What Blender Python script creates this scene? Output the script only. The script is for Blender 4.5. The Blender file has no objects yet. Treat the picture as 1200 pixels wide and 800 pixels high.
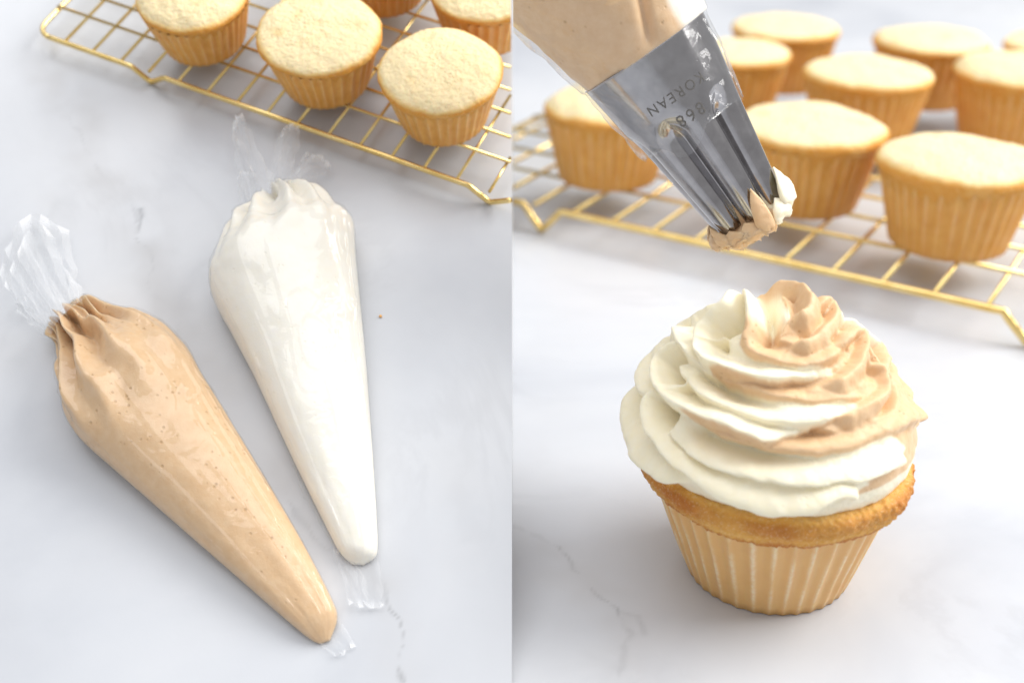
import bpy, math
import numpy as np
from mathutils import Matrix, Vector

# ------------------------------------------------------------------ camera, light, exposure
SC = bpy.context.scene
COL = SC.collection
F_PX = 1400.0                       # focal length in pixels of a 1200 px wide frame
PITCH = 0.475
CAM = np.array([0.0, 0.0, 0.239])
cd = bpy.data.cameras.new("camera"); cam = bpy.data.objects.new("camera", cd); COL.objects.link(cam)
cd.sensor_width = 36.0; cd.lens = F_PX / 1200 * 36
cd.clip_start = 0.01; cd.clip_end = 50
cam.location = CAM; cam.rotation_euler = (math.pi / 2 - PITCH, 0, 0)
cd.dof.use_dof = True; cd.dof.focus_distance = 0.371; cd.dof.aperture_fstop = 7.6
SC.camera = cam

w = bpy.data.worlds.new("World"); SC.world = w; w.use_nodes = True
w.node_tree.nodes["Background"].inputs[0].default_value = (0.985, 0.98, 1.0, 1)
w.node_tree.nodes["Background"].inputs[1].default_value = 0.47

def area(name, loc, target, sx, sy, power, color):
    d = bpy.data.lights.new(name, 'AREA'); d.shape = 'RECTANGLE'; d.size = sx; d.size_y = sy
    d.energy = power; d.color = color
    o = bpy.data.objects.new(name, d); COL.objects.link(o)
    o.location = loc
    o.rotation_euler = (Vector(target) - Vector(loc)).to_track_quat('-Z', 'Y').to_euler()
    return o
area("window_light", (1.5, .62, 1.35), (0.0, 0.42, 0.05), 1.4, 1.1, 43, (1.0, 0.985, 0.96))
area("ceiling_light", (-0.1, 0.45, 1.9), (0.0, 0.45, 0.0), 1.8, 1.8, 19, (0.97, 0.98, 1.0))

SC.view_settings.view_transform = 'Standard'
SC.view_settings.look = 'None'
SC.view_settings.exposure = 0.14
SC.view_settings.gamma = 1.0
SC.render.engine = 'CYCLES'
SC.cycles.use_denoising = True
SC.cycles.max_bounces = 10
SC.cycles.transparent_max_bounces = 16

# ------------------------------------------------------------------ geometry of the view
cp, sp = math.cos(PITCH), math.sin(PITCH)
FWD = np.array([0, cp, -sp]); UPV = np.array([0, sp, cp]); RGT = np.array([1.0, 0, 0])
def ray(px, py): return FWD + RGT * ((px - 600) / F_PX) - UPV * ((py - 400) / F_PX)
def at_depth(px, py, z): return CAM + ray(px, py) * z
def ground(px, py, h=0.0):
    d = ray(px, py); return CAM + d * ((h - CAM[2]) / d[2])
TILT = 0.51
Z0 = 0.396
BO = CAM + FWD * Z0                                   # origin of the tilted slab's own frame
B = Matrix.Translation(Vector(BO)) @ Matrix.Rotation(TILT, 4, 'X')
BI = np.array(B.inverted()); BM = np.array(B)
CB = BI[:3, :3] @ CAM + BI[:3, 3]
def slab(px, py, h=0.0):
    """pixel of the photograph -> point on the slab in the slab's frame, h above it"""
    d = BI[:3, :3] @ ray(px, py)
    return CB + d * ((h - CB[2]) / d[2])

# ------------------------------------------------------------------ numeric helpers
def _hash(i, j, k, seed):
    n = (i * 374761393 + j * 668265263 + k * 2147483647 + seed * 1274126177) & 0xffffffff
    n = ((n ^ (n >> 13)) * 1274126177) & 0xffffffff
    n = (n ^ (n >> 16)) & 0xffffffff
    return n.astype(np.float64) / 0xffffffff * 2 - 1
def vnoise(P, seed=0):
    P = np.asarray(P, float); I = np.floor(P).astype(np.int64); f = P - I; f = f * f * f * (f * (f * 6 - 15) + 10)
    r = 0
    for a in (0, 1):
        wa = f[..., 0] if a else 1 - f[..., 0]
        for b in (0, 1):
            wb = f[..., 1] if b else 1 - f[..., 1]
            for c in (0, 1):
                wc = f[..., 2] if c else 1 - f[..., 2]
                r = r + wa * wb * wc * _hash(I[..., 0] + a, I[..., 1] + b, I[..., 2] + c, seed)
    return r
def fbm(P, oct=4, seed=0):
    P = np.asarray(P, float); a, r = 1.0, 0
    for o in range(oct):
        r = r + a * vnoise(P * 2 ** o + 17.3 * o, seed + o); a *= .5
    return r
def sstep(a, b, x):
    t = np.clip((x - a) / (b - a), 0, 1); return t * t * (3 - 2 * t)
def spline(pts, n):
    """Catmull-Rom through pts, n samples even in arc length"""
    P = np.asarray(pts, float)
    Q = np.vstack([2 * P[0] - P[1], P, 2 * P[-1] - P[-2]])
    out = []
    for i in range(1, len(Q) - 2):
        t = np.linspace(0, 1, 24, endpoint=False)[:, None]
        p0, p1, p2, p3 = Q[i - 1], Q[i], Q[i + 1], Q[i + 2]
        out.append(.5 * (2 * p1 + (p2 - p0) * t + (2 * p0 - 5 * p1 + 4 * p2 - p3) * t ** 2 + (3 * p1 - p0 - 3 * p2 + p3) * t ** 3))
    out = np.vstack(out + [P[-1:]])
    s = np.r_[0, np.cumsum(np.linalg.norm(np.diff(out, axis=0), axis=1))]
    q = np.linspace(0, s[-1], n)
    return np.stack([np.interp(q, s, out[:, k]) for k in range(out.shape[1])], 1)

class MB:
    """collects grids, fans and tubes, builds ONE mesh object"""
    def __init__(s): s.v, s.f, s.n, s.att = [], [], 0, {}
    def _att(s, count, att):
        for k in set(list(s.att) + list(att or {})):
            s.att.setdefault(k, [np.zeros(s.n)] if s.n else [])
            val = (att or {}).get(k); s.att[k].append(np.zeros(count) if val is None else np.asarray(val, float).ravel())
    def grid(s, V, wrap_u=False, wrap_v=False, att=None, cap0=False, cap1=False, flip=False):
        V = np.asarray(V, float); R, C = V.shape[:2]
        idx = np.arange(R * C).reshape(R, C) + s.n
        a = idx if not wrap_u else np.vstack([idx, idx[:1]])
        a = a if not wrap_v else np.hstack([a, a[:, :1]])
        q = np.stack([a[:-1, :-1], a[:-1, 1:], a[1:, 1:], a[1:, :-1]], -1).reshape(-1, 4)
        if flip: q = q[:, ::-1]
        s.f.extend(q.tolist())
        if cap0: s.f.append(idx[0][::1 if flip else -1].tolist())
        if cap1: s.f.append(idx[-1][::-1 if flip else 1].tolist())
        s._att(R * C, att); s.v.append(V.reshape(-1, 3)); s.n += R * C
        return s
    def tube(s, P, r, seg=10, cap=True):
        P = np.asarray(P, float); n = len(P)
        T = np.gradient(P, axis=0); T /= np.linalg.norm(T, axis=1)[:, None] + 1e-12
        ref = np.array([0, 0, 1.0]) if abs(T[0][2]) < .9 else np.array([1.0, 0, 0])
        N = np.cross(T[0], ref); N /= np.linalg.norm(N)
        rows = []; a = np.linspace(0, 2 * np.pi, seg, endpoint=False)
        rr = np.broadcast_to(r, (n,))
        for i in range(n):
            N = N - T[i] * (N @ T[i]); N /= np.linalg.norm(N); Bn = np.cross(T[i], N)
            rows.append(P[i] + rr[i] * (np.cos(a)[:, None] * N + np.sin(a)[:, None] * Bn))
        return s.grid(np.array(rows), wrap_v=True, cap0=cap, cap1=cap)
    def mesh(s, name, mat=None, smooth=True):
        me = bpy.data.meshes.new(name)
        me.from_pydata(np.vstack(s.v).tolist(), [], s.f)
        for k, parts in s.att.items():
            at = me.attributes.new(k, 'FLOAT', 'POINT'); at.data.foreach_set('value', np.concatenate(parts).astype(np.float32))
        if smooth: me.polygons.foreach_set('use_smooth', [True] * len(me.polygons))
        if mat: me.materials.append(mat)
        me.update(); return me
    def build(s, name, mat, parent=None, smooth=True, mw=None):
        return link(name, s.mesh(name, mat, smooth), parent, mw)
def link(name, me, parent=None, mw=None):
    o = bpy.data.objects.new(name, me); COL.objects.link(o)
    if parent is not None: o.parent = parent
    if mw is not None: o.matrix_world = mw if parent is None else o.matrix_local
    return o
def empty(name, mw, label, cat, group=None):
    o = bpy.data.objects.new(name, None); COL.objects.link(o); o.empty_display_size = .02
    o.matrix_world = mw; o['label'] = label; o['category'] = cat
    if group: o['group'] = group
    return o
def cut_at_seam(me, keep_negative, local_to_world):
    """trim a mesh where the two work surfaces meet (plane x = 0), closing the cut"""
    import bmesh
    bm = bmesh.new(); bm.from_mesh(me)
    inv = local_to_world.inverted()
    side = -1 if keep_negative else 1
    co = inv @ Vector((side * 0.0004, 0, 0)); no = (local_to_world.to_3x3().transposed() @ Vector((1, 0, 0))).normalized()
    r = bmesh.ops.bisect_plane(bm, geom=bm.verts[:] + bm.edges[:] + bm.faces[:], dist=1e-7, plane_co=co, plane_no=no,
                               clear_outer=keep_negative, clear_inner=not keep_negative)
    ed = [e for e in bm.edges if e.is_boundary and all(abs((v.co - co).dot(no)) < 1e-6 for v in e.verts)]
    if ed:
        bmesh.ops.holes_fill(bm, edges=ed, sides=0)
    bm.to_mesh(me); bm.free(); me.update()

# ------------------------------------------------------------------ materials
def new_mat(name):
    m = bpy.data.materials.new(name); m.use_nodes = True
    nt = m.node_tree; return m, nt, nt.nodes["Principled BSDF"]
def nd(nt, t, **kw):
    n = nt.nodes.new(t)
    for k, v in kw.items():
        if k.startswith('i_'):
            key = k[2:]; n.inputs[int(key) if key.isdigit() else key].default_value = v
        else: setattr(n, k, v)
    return n
def ramp(nt, src, stops):
    r = nd(nt, 'ShaderNodeValToRGB'); nt.links.new(src, r.inputs[0]); e = r.color_ramp.elements
    while len(e) < len(stops): e.new(.5)
    for k, (p, c) in enumerate(stops): e[k].position = p; e[k].color = (*c, 1) if len(c) == 3 else c
    return r.outputs[0]
def noise(nt, scale, detail=4, rough=.55, vec=None, dist=0):
    n = nd(nt, 'ShaderNodeTexNoise'); n.inputs['Scale'].default_value = scale; n.inputs['Detail'].default_value = detail
    n.inputs['Roughness'].default_value = rough; n.inputs['Distortion'].default_value = dist
    if vec is not None: nt.links.new(vec, n.inputs['Vector'])
    return n.outputs['Fac']
def mix(nt, fac, a, b, blend='MIX'):
    m = nd(nt, 'ShaderNodeMix', data_type='RGBA', blend_type=blend)
    for sock, val in ((m.inputs[0], fac), (m.inputs[6], a), (m.inputs[7], b)):
        if hasattr(val, 'links') or isinstance(val, bpy.types.NodeSocket): nt.links.new(val, sock)
        elif isinstance(val, tuple): sock.default_value = (*val, 1)
        else: sock.default_value = val
    return m.outputs[2]
def math_n(nt, op, a, b=0.0, clamp=False):
    m = nd(nt, 'ShaderNodeMath', operation=op, use_clamp=clamp)
    for k, val in enumerate((a, b)):
        if isinstance(val, bpy.types.NodeSocket): nt.links.new(val, m.inputs[k])
        else: m.inputs[k].default_value = val
    return m.outputs[0]
def bump(nt, p, height, strength, dist):
    b = nd(nt, 'ShaderNodeBump'); b.inputs['Strength'].default_value = strength; b.inputs['Distance'].default_value = dist
    nt.links.new(height, b.inputs['Height']); nt.links.new(b.outputs[0], p.inputs['Normal'])
def objco(nt): return nd(nt, 'ShaderNodeTexCoord').outputs['Object']
def attr(nt, name): return nd(nt, 'ShaderNodeAttribute', attribute_name=name).outputs['Fac']

def marble_mat():
    m, nt, p = new_mat("white_marble"); oc = objco(nt)
    cloud = noise(nt, 5.5, 5, .55, oc, .6)
    fine = noise(nt, 34, 5, .6, oc, .3)
    base = ramp(nt, cloud, [(.28, (.48, .503, .55)), (.48, (.59, .612, .65)), (.68, (.66, .675, .70))])
    base = mix(nt, math_n(nt, 'MULTIPLY', ramp(nt, fine, [(.45, (0, 0, 0)), (.75, (1, 1, 1))]), .22), base, (.54, .55, .575))
    th = noise(nt, 7, 6, .6, oc, 1.6)
    thin = math_n(nt, 'SUBTRACT', 1.0, math_n(nt, 'MULTIPLY', math_n(nt, 'ABSOLUTE', math_n(nt, 'SUBTRACT', th, .5)), 26.0), True)
    thin = math_n(nt, 'MULTIPLY', thin, ramp(nt, noise(nt, 11, 3, .5, oc), [(.46, (0, 0, 0)), (.68, (1, 1, 1))]))
    base = mix(nt, math_n(nt, 'MULTIPLY', thin, .24), base, (.42, .43, .46))
    v = attr(nt, 'vein')
    base = mix(nt, v, base, (.30, .31, .33))
    base = mix(nt, attr(nt, 'haze_band'), base, (.53, .535, .55))
    nt.links.new(base, p.inputs['Base Color'])
    p.inputs['Roughness'].default_value = .27
    p.inputs['Specular IOR Level'].default_value = .42
    bump(nt, p, noise(nt, 420, 3, .6, oc), .05, .0004)
    return m
def gold_mat():
    m, nt, p = new_mat("gold_wire"); oc = objco(nt)
    c = ramp(nt, noise(nt, 90, 3, .5, oc), [(.35, (.80, .57, .20)), (.65, (.92, .71, .32))])
    nt.links.new(c, p.inputs['Base Color']); p.inputs['Metallic'].default_value = 1; p.inputs['Roughness'].default_value = .27
    bump(nt, p, noise(nt, 900, 2, .5, oc), .15, .0002)
    return m
def cake_mat(edge, mid, top, name):
    m, nt, p = new_mat(name); oc = objco(nt)
    br = attr(nt, 'brown')
    n1 = noise(nt, 260, 5, .65, oc); n2 = noise(nt, 900, 4, .7, oc); n3 = noise(nt, 70, 3, .6, oc)
    b2 = math_n(nt, 'ADD', br, math_n(nt, 'MULTIPLY', math_n(nt, 'SUBTRACT', n3, .5), .45))
    c = ramp(nt, b2, [(.05, top), (.5, mid), (.92, edge)])
    v1 = nd(nt, 'ShaderNodeTexVoronoi'); v1.inputs['Scale'].default_value = 420; nt.links.new(oc, v1.inputs['Vector'])
    v2 = nd(nt, 'ShaderNodeTexVoronoi', feature='SMOOTH_F1'); v2.inputs['Scale'].default_value = 230; nt.links.new(oc, v2.inputs['Vector'])
    pit = ramp(nt, v1.outputs['Distance'], [(.06, (1, 1, 1)), (.32, (0, 0, 0))])
    pit = math_n(nt, 'MULTIPLY', pit, ramp(nt, n1, [(.46, (0, 0, 0)), (.58, (1, 1, 1))]))
    c = mix(nt, math_n(nt, 'MULTIPLY', pit, .5), c, mid)
    c = mix(nt, math_n(nt, 'MULTIPLY', ramp(nt, n2, [(.50, (0, 0, 0)), (.68, (1, 1, 1))]), .30), c, edge)
    c = mix(nt, math_n(nt, 'MULTIPLY', ramp(nt, noise(nt, 1500, 3, .6, oc), [(.55, (0, 0, 0)), (.68, (1, 1, 1))]), .28), c, (.97, .88, .62))
    nt.links.new(c, p.inputs['Base Color']); p.inputs['Roughness'].default_value = .6
    p.inputs['Specular IOR Level'].default_value = .35
    p.inputs['Subsurface Weight'].default_value = .25; p.inputs['Subsurface Radius'].default_value = (1, .55, .2); p.inputs['Subsurface Scale'].default_value = .003
    h = math_n(nt, 'ADD', math_n(nt, 'MULTIPLY', n2, .35), math_n(nt, 'MULTIPLY', v2.outputs['Distance'], .9))
    h = math_n(nt, 'SUBTRACT', h, math_n(nt, 'MULTIPLY', pit, .55))
    bump(nt, p, h, .5, .0014)
    return m
def liner_mat():
    m, nt, p = new_mat("greased_paper"); oc = objco(nt)
    rdg = attr(nt, 'ridge'); n = noise(nt, 150, 4, .6, oc); n2 = noise(nt, 700, 3, .6, oc)
    c = ramp(nt, n, [(.3, (.70, .325, .055)), (.7, (.79, .425, .10))])
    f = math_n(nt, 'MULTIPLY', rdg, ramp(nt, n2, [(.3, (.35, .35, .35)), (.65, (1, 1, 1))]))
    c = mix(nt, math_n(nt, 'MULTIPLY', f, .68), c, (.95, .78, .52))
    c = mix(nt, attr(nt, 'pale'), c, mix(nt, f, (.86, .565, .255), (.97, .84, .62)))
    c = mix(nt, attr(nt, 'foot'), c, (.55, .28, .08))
    nt.links.new(c, p.inputs['Base Color']); p.inputs['Roughness'].default_value = .36
    p.inputs['Subsurface Weight'].default_value = .35; p.inputs['Subsurface Radius'].default_value = (1, .5, .15); p.inputs['Subsurface Scale'].default_value = .004
    bump(nt, p, n2, .25, .0003)
    return m
def frosting_mat(name, coat=0.0, c0=(.98, .885, .66), c1=(.985, .91, .725)):
    m, nt, p = new_mat(name); oc = objco(nt)
    t = attr(nt, 'tone')
    n = noise(nt, 300, 4, .6, oc)
    cream = ramp(nt, n, [(.3, c0), (.7, c1)])
    cara = ramp(nt, n, [(.3, (.745, .50, .28)), (.7, (.795, .57, .35))])
    c = mix(nt, t, cream, cara)
    vor = nd(nt, 'ShaderNodeTexVoronoi'); vor.inputs['Scale'].default_value = 520 if not coat else 430; nt.links.new(oc, vor.inputs['Vector'])
    hole = ramp(nt, vor.outputs['Distance'], [(.10, (1, 1, 1)), (.27, (0, 0, 0))])
    sel = ramp(nt, noise(nt, 120, 2, .5, oc), [(.54, (0, 0, 0)), (.60, (1, 1, 1))])
    hs = math_n(nt, 'MULTIPLY', math_n(nt, 'MULTIPLY', hole, sel), math_n(nt, 'ADD', math_n(nt, 'MULTIPLY', t, .65), .35))
    air = noise(nt, 1400, 3, .65, oc)
    c = mix(nt, math_n(nt, 'MULTIPLY', hs, .55), c, mix(nt, t, (.90, .80, .58), (.50, .29, .12)))
    nt.links.new(c, p.inputs['Base Color'])
    p.inputs['Roughness'].default_value = .44
    p.inputs['Specular IOR Level'].default_value = .3
    p.inputs['Subsurface Weight'].default_value = .3; p.inputs['Subsurface Radius'].default_value = (1, .9, .7); p.inputs['Subsurface Scale'].default_value = .002
    p.inputs['Coat Weight'].default_value = coat; p.inputs['Coat Roughness'].default_value = .12; p.inputs['Coat IOR'].default_value = 1.45
    h = math_n(nt, 'SUBTRACT', math_n(nt, 'ADD', math_n(nt, 'MULTIPLY', n, .5), math_n(nt, 'MULTIPLY', air, math_n(nt, 'ADD', math_n(nt, 'MULTIPLY', t, .22), .10))), hs)
    bump(nt, p, h, .42, .0006)
    return m
def film_mat(name, body=.07, edge=.75, crinkle=0.0, rough=.12):
    m, nt, p = new_mat(name); oc = objco(nt)
    out = nt.nodes['Material Output']
    lw = nd(nt, 'ShaderNodeLayerWeight'); lw.inputs['Blend'].default_value = .35
    fac = math_n(nt, 'ADD', math_n(nt, 'MULTIPLY', math_n(nt, 'POWER', lw.outputs['Facing'], 2.2), edge), body)
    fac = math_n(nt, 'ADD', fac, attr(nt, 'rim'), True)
    tr = nd(nt, 'ShaderNodeBsdfTransparent'); tr.inputs[0].default_value = (.985, .988, .99, 1)
    p.inputs['Base Color'].default_value = (.93, .945, .96, 1); p.inputs['Roughness'].default_value = rough
    p.inputs['Specular IOR Level'].default_value = .9
    if crinkle:
        a = noise(nt, 70, 2, .4, oc, 1.2); b_ = noise(nt, 190, 2, .4, oc, .8)
        r1 = math_n(nt, 'ABSOLUTE', math_n(nt, 'SUBTRACT', a, .5)); r2 = math_n(nt, 'ABSOLUTE', math_n(nt, 'SUBTRACT', b_, .5))
        hh = math_n(nt, 'ADD', r1, math_n(nt, 'MULTIPLY', r2, .3))
        bp = nd(nt, 'ShaderNodeBump'); bp.inputs['Strength'].default_value = crinkle; bp.inputs['Distance'].default_value = .004
        nt.links.new(hh, bp.inputs['Height']); nt.links.new(bp.outputs[0], p.inputs['Normal']); nt.links.new(bp.outputs[0], lw.inputs['Normal'])
    gl_ = nd(nt, 'ShaderNodeBsdfGlossy'); gl_.inputs['Roughness'].default_value = rough
    ms = nd(nt, 'ShaderNodeMixShader'); nt.links.new(fac, ms.inputs[0]); nt.links.new(tr.outputs[0], ms.inputs[1]); nt.links.new(p.outputs[0], ms.inputs[2])
    if crinkle:
        nt.links.new(bp.outputs[0], gl_.inputs['Normal'])
        l2 = nd(nt, 'ShaderNodeLayerWeight'); l2.inputs['Blend'].default_value = .5; nt.links.new(bp.outputs[0], l2.inputs['Normal'])
        fr = math_n(nt, 'ADD', math_n(nt, 'MULTIPLY', math_n(nt, 'POWER', l2.outputs['Facing'], 4.0), .33), .048, True)
        m2 = nd(nt, 'ShaderNodeMixShader'); nt.links.new(fr, m2.inputs[0]); nt.links.new(ms.outputs[0], m2.inputs[1]); nt.links.new(gl_.outputs[0], m2.inputs[2])
        ms = m2
    nt.links.new(ms.outputs[0], out.inputs['Surface'])
    return m
def steel_mat():
    m, nt, p = new_mat("nozzle_steel"); oc = objco(nt)
    c = ramp(nt, noise(nt, 160, 4, .6, oc), [(.3, (.32, .31, .315)), (.7, (.42, .41, .415))])
    nt.links.new(c, p.inputs['Base Color']); p.inputs['Metallic'].default_value = 1
    rr = ramp(nt, noise(nt, 220, 4, .6, oc, 1.0), [(.3, (.09, .09, .09)), (.75, (.17, .17, .17))])
    nt.links.new(rr, p.inputs['Roughness'])
    return m
def plain(name, col, rough=.5, metal=0):
    m, nt, p = new_mat(name); oc = objco(nt)
    c = mix(nt, noise(nt, 500, 3, .6, oc), col, tuple(min(1, x * 1.25) for x in col))
    nt.links.new(c, p.inputs['Base Color']); p.inputs['Roughness'].default_value = rough; p.inputs['Metallic'].default_value = metal
    return m
M_marble = marble_mat(); M_gold = gold_mat(); M_liner = liner_mat()
M_cake = cake_mat((.72, .33, .05), (.86, .60, .23), (.91, .77, .47), "pale_cake")
M_cakeg = cake_mat((.52, .18, .025), (.76, .40, .085), (.88, .60, .22), "golden_cake")
M_frost = frosting_mat("buttercream"); M_bagfrost = frosting_mat("bagged_buttercream", .25, (.985, .928, .81), (.985, .94, .85))
M_film = film_mat("clear_film", .055, .75)
M_skin = film_mat("bag_skin", .0, .05, .17, .10); M_steel = steel_mat()
M_film2 = film_mat("clear_film_cover", .015, .3, .22)
M_engrave = plain("engraving", (.11, .10, .09), .5)
M_crumb = plain("crumb", (.75, .40, .12), .8)

# ------------------------------------------------------------------ the two marble surfaces
def vein_field(X, Y, lines, seed):
    v = np.zeros_like(X); hz = np.zeros_like(X)
    P = np.stack([X, Y, np.zeros_like(X)], -1)
    jx = .0022 * fbm(P * 90, 4, seed); jy = .0022 * fbm(P * 90, 4, seed + 9)
    k = fbm(P * 160, 3, seed + 4)
    for pts, width, strength, band in lines:
        pts = np.asarray(pts)
        d = np.full(X.shape, 9.0)
        for a, b in zip(pts[:-1], pts[1:]):
            ab = b - a; t = np.clip(((X + jx - a[0]) * ab[0] + (Y + jy - a[1]) * ab[1]) / (ab @ ab), 0, 1)
            d = np.minimum(d, np.hypot(X + jx - a[0] - t * ab[0], Y + jy - a[1] - t * ab[1]))
        wv = width * np.clip(.75 + .9 * k, .12, 2.2)
        v = np.maximum(v, strength * np.clip(1.1 + 1.0 * k, .05, 1.4) * np.exp(-(d / wv) ** 2))
        hz = np.maximum(hz, band * np.exp(-(d / .009) ** 2) * np.clip(.6 + .7 * fbm(P * 60, 3, seed + 21), 0, 1))
    return np.clip(v, 0, 1), np.clip(hz, 0, 1)

# tabletop: one sheet, fine where the camera is near
xs = np.unique(np.r_[np.linspace(-2, -.35, 10), np.linspace(-.35, 0, 12), np.linspace(0, .22, 240), np.linspace(.22, .8, 16), np.linspace(.8, 2.5, 10)])
ys = np.unique(np.r_[np.linspace(-1.2, .2, 10), np.linspace(.2, .42, 240), np.linspace(.42, 1.2, 50), np.linspace(1.2, 4.5, 24)])
X, Y = np.meshgrid(xs, ys)
def gl(*p): return np.array([ground(a, b)[:2] for a, b in p])
v, hz = vein_field(X, Y, [(gl((655, 640), (668, 668), (690, 690), (712, 706), (722, 722)), .0006, .46, .7),
                          (gl((722, 722), (735, 745), (728, 790)), .0009, .22, .35),
                          (gl((722, 715), (745, 722), (752, 740)), .0012, .22, .2),
                          (gl((600, 612), (655, 640)), .0008, .15, .25)], 31)
MB().grid(np.stack([X, Y, np.zeros_like(X)], -1), att={'vein': v, 'haze_band': hz}).build("tabletop", M_marble)['kind'] = 'structure'

# slab: a solid marble wedge standing on the tabletop, its top sloping towards the camera
def z_at(yl): return (BM @ np.array([0, yl, 0, 1]))[2]
yf = -(BO[2] - .0012) / math.sin(TILT)
xs = np.linspace(-.30, 0, 340); ys = np.unique(np.r_[np.linspace(yf, .16, 330), np.linspace(.16, .30, 40)])
X, Y = np.meshgrid(xs, ys)
def sl(*p): return np.array([slab(a, b)[:2] for a, b in p])
v, hz = vein_field(X, Y, [(sl((55, 60), (70, 95), (88, 130), (92, 165), (120, 205), (160, 245), (170, 290), (176, 320), (186, 350), (215, 405), (250, 450)), .0005, .20, .9),
                          (sl((166, 245), (170, 285), (176, 322)), .0005, .48, .9),
                          (sl((176, 322), (188, 352)), .0004, .4, .3),
                          (sl((452, 690), (464, 725), (468, 760), (478, 800)), .0005, .6, .3),
                          (sl((330, 540), (345, 575), (360, 605), (400, 650), (452, 690)), .0008, .25, .8),
                          (sl((0, 420), (40, 300), (70, 240)), .002, .08, .3),
                          (sl((560, 480), (540, 560), (545, 640)), .003, .05, .2)], 5)
top = np.stack([X, Y, np.zeros_like(X)], -1)
def skirt(line):                           # straight down to the tabletop
    W = line @ BM[:3, :3].T + BM[:3, 3]; W2 = W.copy(); W2[:, 2] = .0002
    return np.stack([line, (W2 - BM[:3, 3]) @ np.linalg.inv(BM[:3, :3]).T])
s = MB().grid(top, att={'vein': v, 'haze_band': hz})
for ln in (top[0], top[-1], top[:, 0], top[:, -1]): s.grid(skirt(ln))
so = s.build("marble_slab", M_marble, smooth=False); so.matrix_world = B; so['kind'] = 'structure'

# ------------------------------------------------------------------ cooling racks
def make_rack(mw, scale, foot_y, hr, org, ang, su, sv, e, u0, u1, rows, feet, r_rod, r_wire, side, label):
    """rack in the frame mw; grid origin org on the plane hr above it; feet = bends of the rod down to the surface"""
    ca, sa = math.cos(ang), math.sin(ang)
    def P(u, vv, z=0.0):
        x = org[0] + u * su * ca - vv * sa; y = org[1] + u * su * sa + vv * ca
        return np.array([x * scale, foot_y + y * scale, hr + z])
    def V(j): return 0.0 if j == 0 else j * sv + e
    root = empty("cooling_rack", mw, label, "cooling rack", "gold wire cooling racks")
    lim = -side * 0.0006
    def clip(pts):
        pts = np.asarray(pts); keep = pts[:, 0] * side > .0006
        if keep.all(): return [pts]
        runs, cur = [], []
        for i in range(len(pts)):
            if keep[i]:
                if not cur and i > 0:
                    a, b = pts[i - 1], pts[i]; t = (side * .0006 - a[0]) / (b[0] - a[0]); cur.append(a + (b - a) * t)
                cur.append(pts[i])
            elif cur:
                a, b = pts[i - 1], pts[i]; t = (side * .0006 - a[0]) / (b[0] - a[0]); cur.append(a + (b - a) * t)
                runs.append(np.array(cur)); cur = []
        if cur: runs.append(np.array(cur))
        return [r for r in runs if len(r) > 1]
    # border rod
    vmax = V(rows); rc = .5; drop = -(hr - r_rod) 
    def front(vv):
        pts = []
        for u in np.arange(u0 + rc, u1 - rc + 1e-6, .1):
            z = 0; du = 0
            for fu, fw in feet:
                d = (u - fu) / fw
                if abs(d) < 1: z = min(z, drop * (1 - abs(d)) ** .9 if abs(d) > .12 else drop * (1 - .1 * (d / .12) ** 2))
            pts.append(P(u, vv, z))
        return pts
    def corner(uc, vc, a0, a1):
        return [P(uc + rc * math.cos(a), vc + rc * su * math.sin(a)) for a in np.linspace(a0, a1, 7)]
    h = math.pi / 2; rv = rc * su
    loop = front(0) + corner(u1 - rc, rv, -h, 0)[1:] + [P(u1, x) for x in np.linspace(rv, vmax - rv, 30)][1:] + corner(u1 - rc, vmax - rv, 0, h)[1:] \
        + front(vmax)[::-1][1:] + corner(u0 + rc, vmax - rv, h, 2 * h)[1:] + [P(u0, x) for x in np.linspace(vmax - rv, rv, 30)][1:] + corner(u0 + rc, rv, 2 * h, 3 * h)[1:]
    loop.append(loop[0])
    mb = MB()
    for run in clip(loop): mb.tube(run, r_rod, 10)
    mb.build("border_rod", M_gold, root)
    up = r_rod * .35
    for k in range(math.ceil(u0 + .3), math.floor(u1 - .3) + 1):
        for run in clip([P(k, 0, up), P(k, vmax * .5, up), P(k, vmax, up)]):
            MB().tube(run, r_wire, 8).build("wire", M_gold, root)
    for j in range(1, rows):
        for run in clip([P(u0, V(j), up + r_wire * 1.7), P((u0 + u1) / 2, V(j), up + r_wire * 1.7), P(u1, V(j), up + r_wire * 1.7)]):
            MB().tube(run, r_wire, 8).build("wire", M_gold, root)
    return root, P, V
HRL, HRR = .0062, .0145
make_rack(B, CB[2] - HRL, CB[1], HRL, (-.5387, 1.0946), -.4301, .04038, .0338, .01259, -1.05, 22, 9, [(2.95, .55), (14.0, .62), (21, .6)],
          .00105, .00062, -1, "gold wire cooling rack under the plain cupcakes, seen from above beyond two piping bags")
make_rack(Matrix.Identity(4), CAM[2] - HRR, 0, HRR, (.1393, 2.5847), -.5664, .10286, .1364, .03913, -4.5, 11.4, 7, [(-.80, .48), (9.85, .55)],
          .0019, .00115, 1, "gold wire cooling rack under the blurred cupcakes, behind the frosted cupcake")

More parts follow.
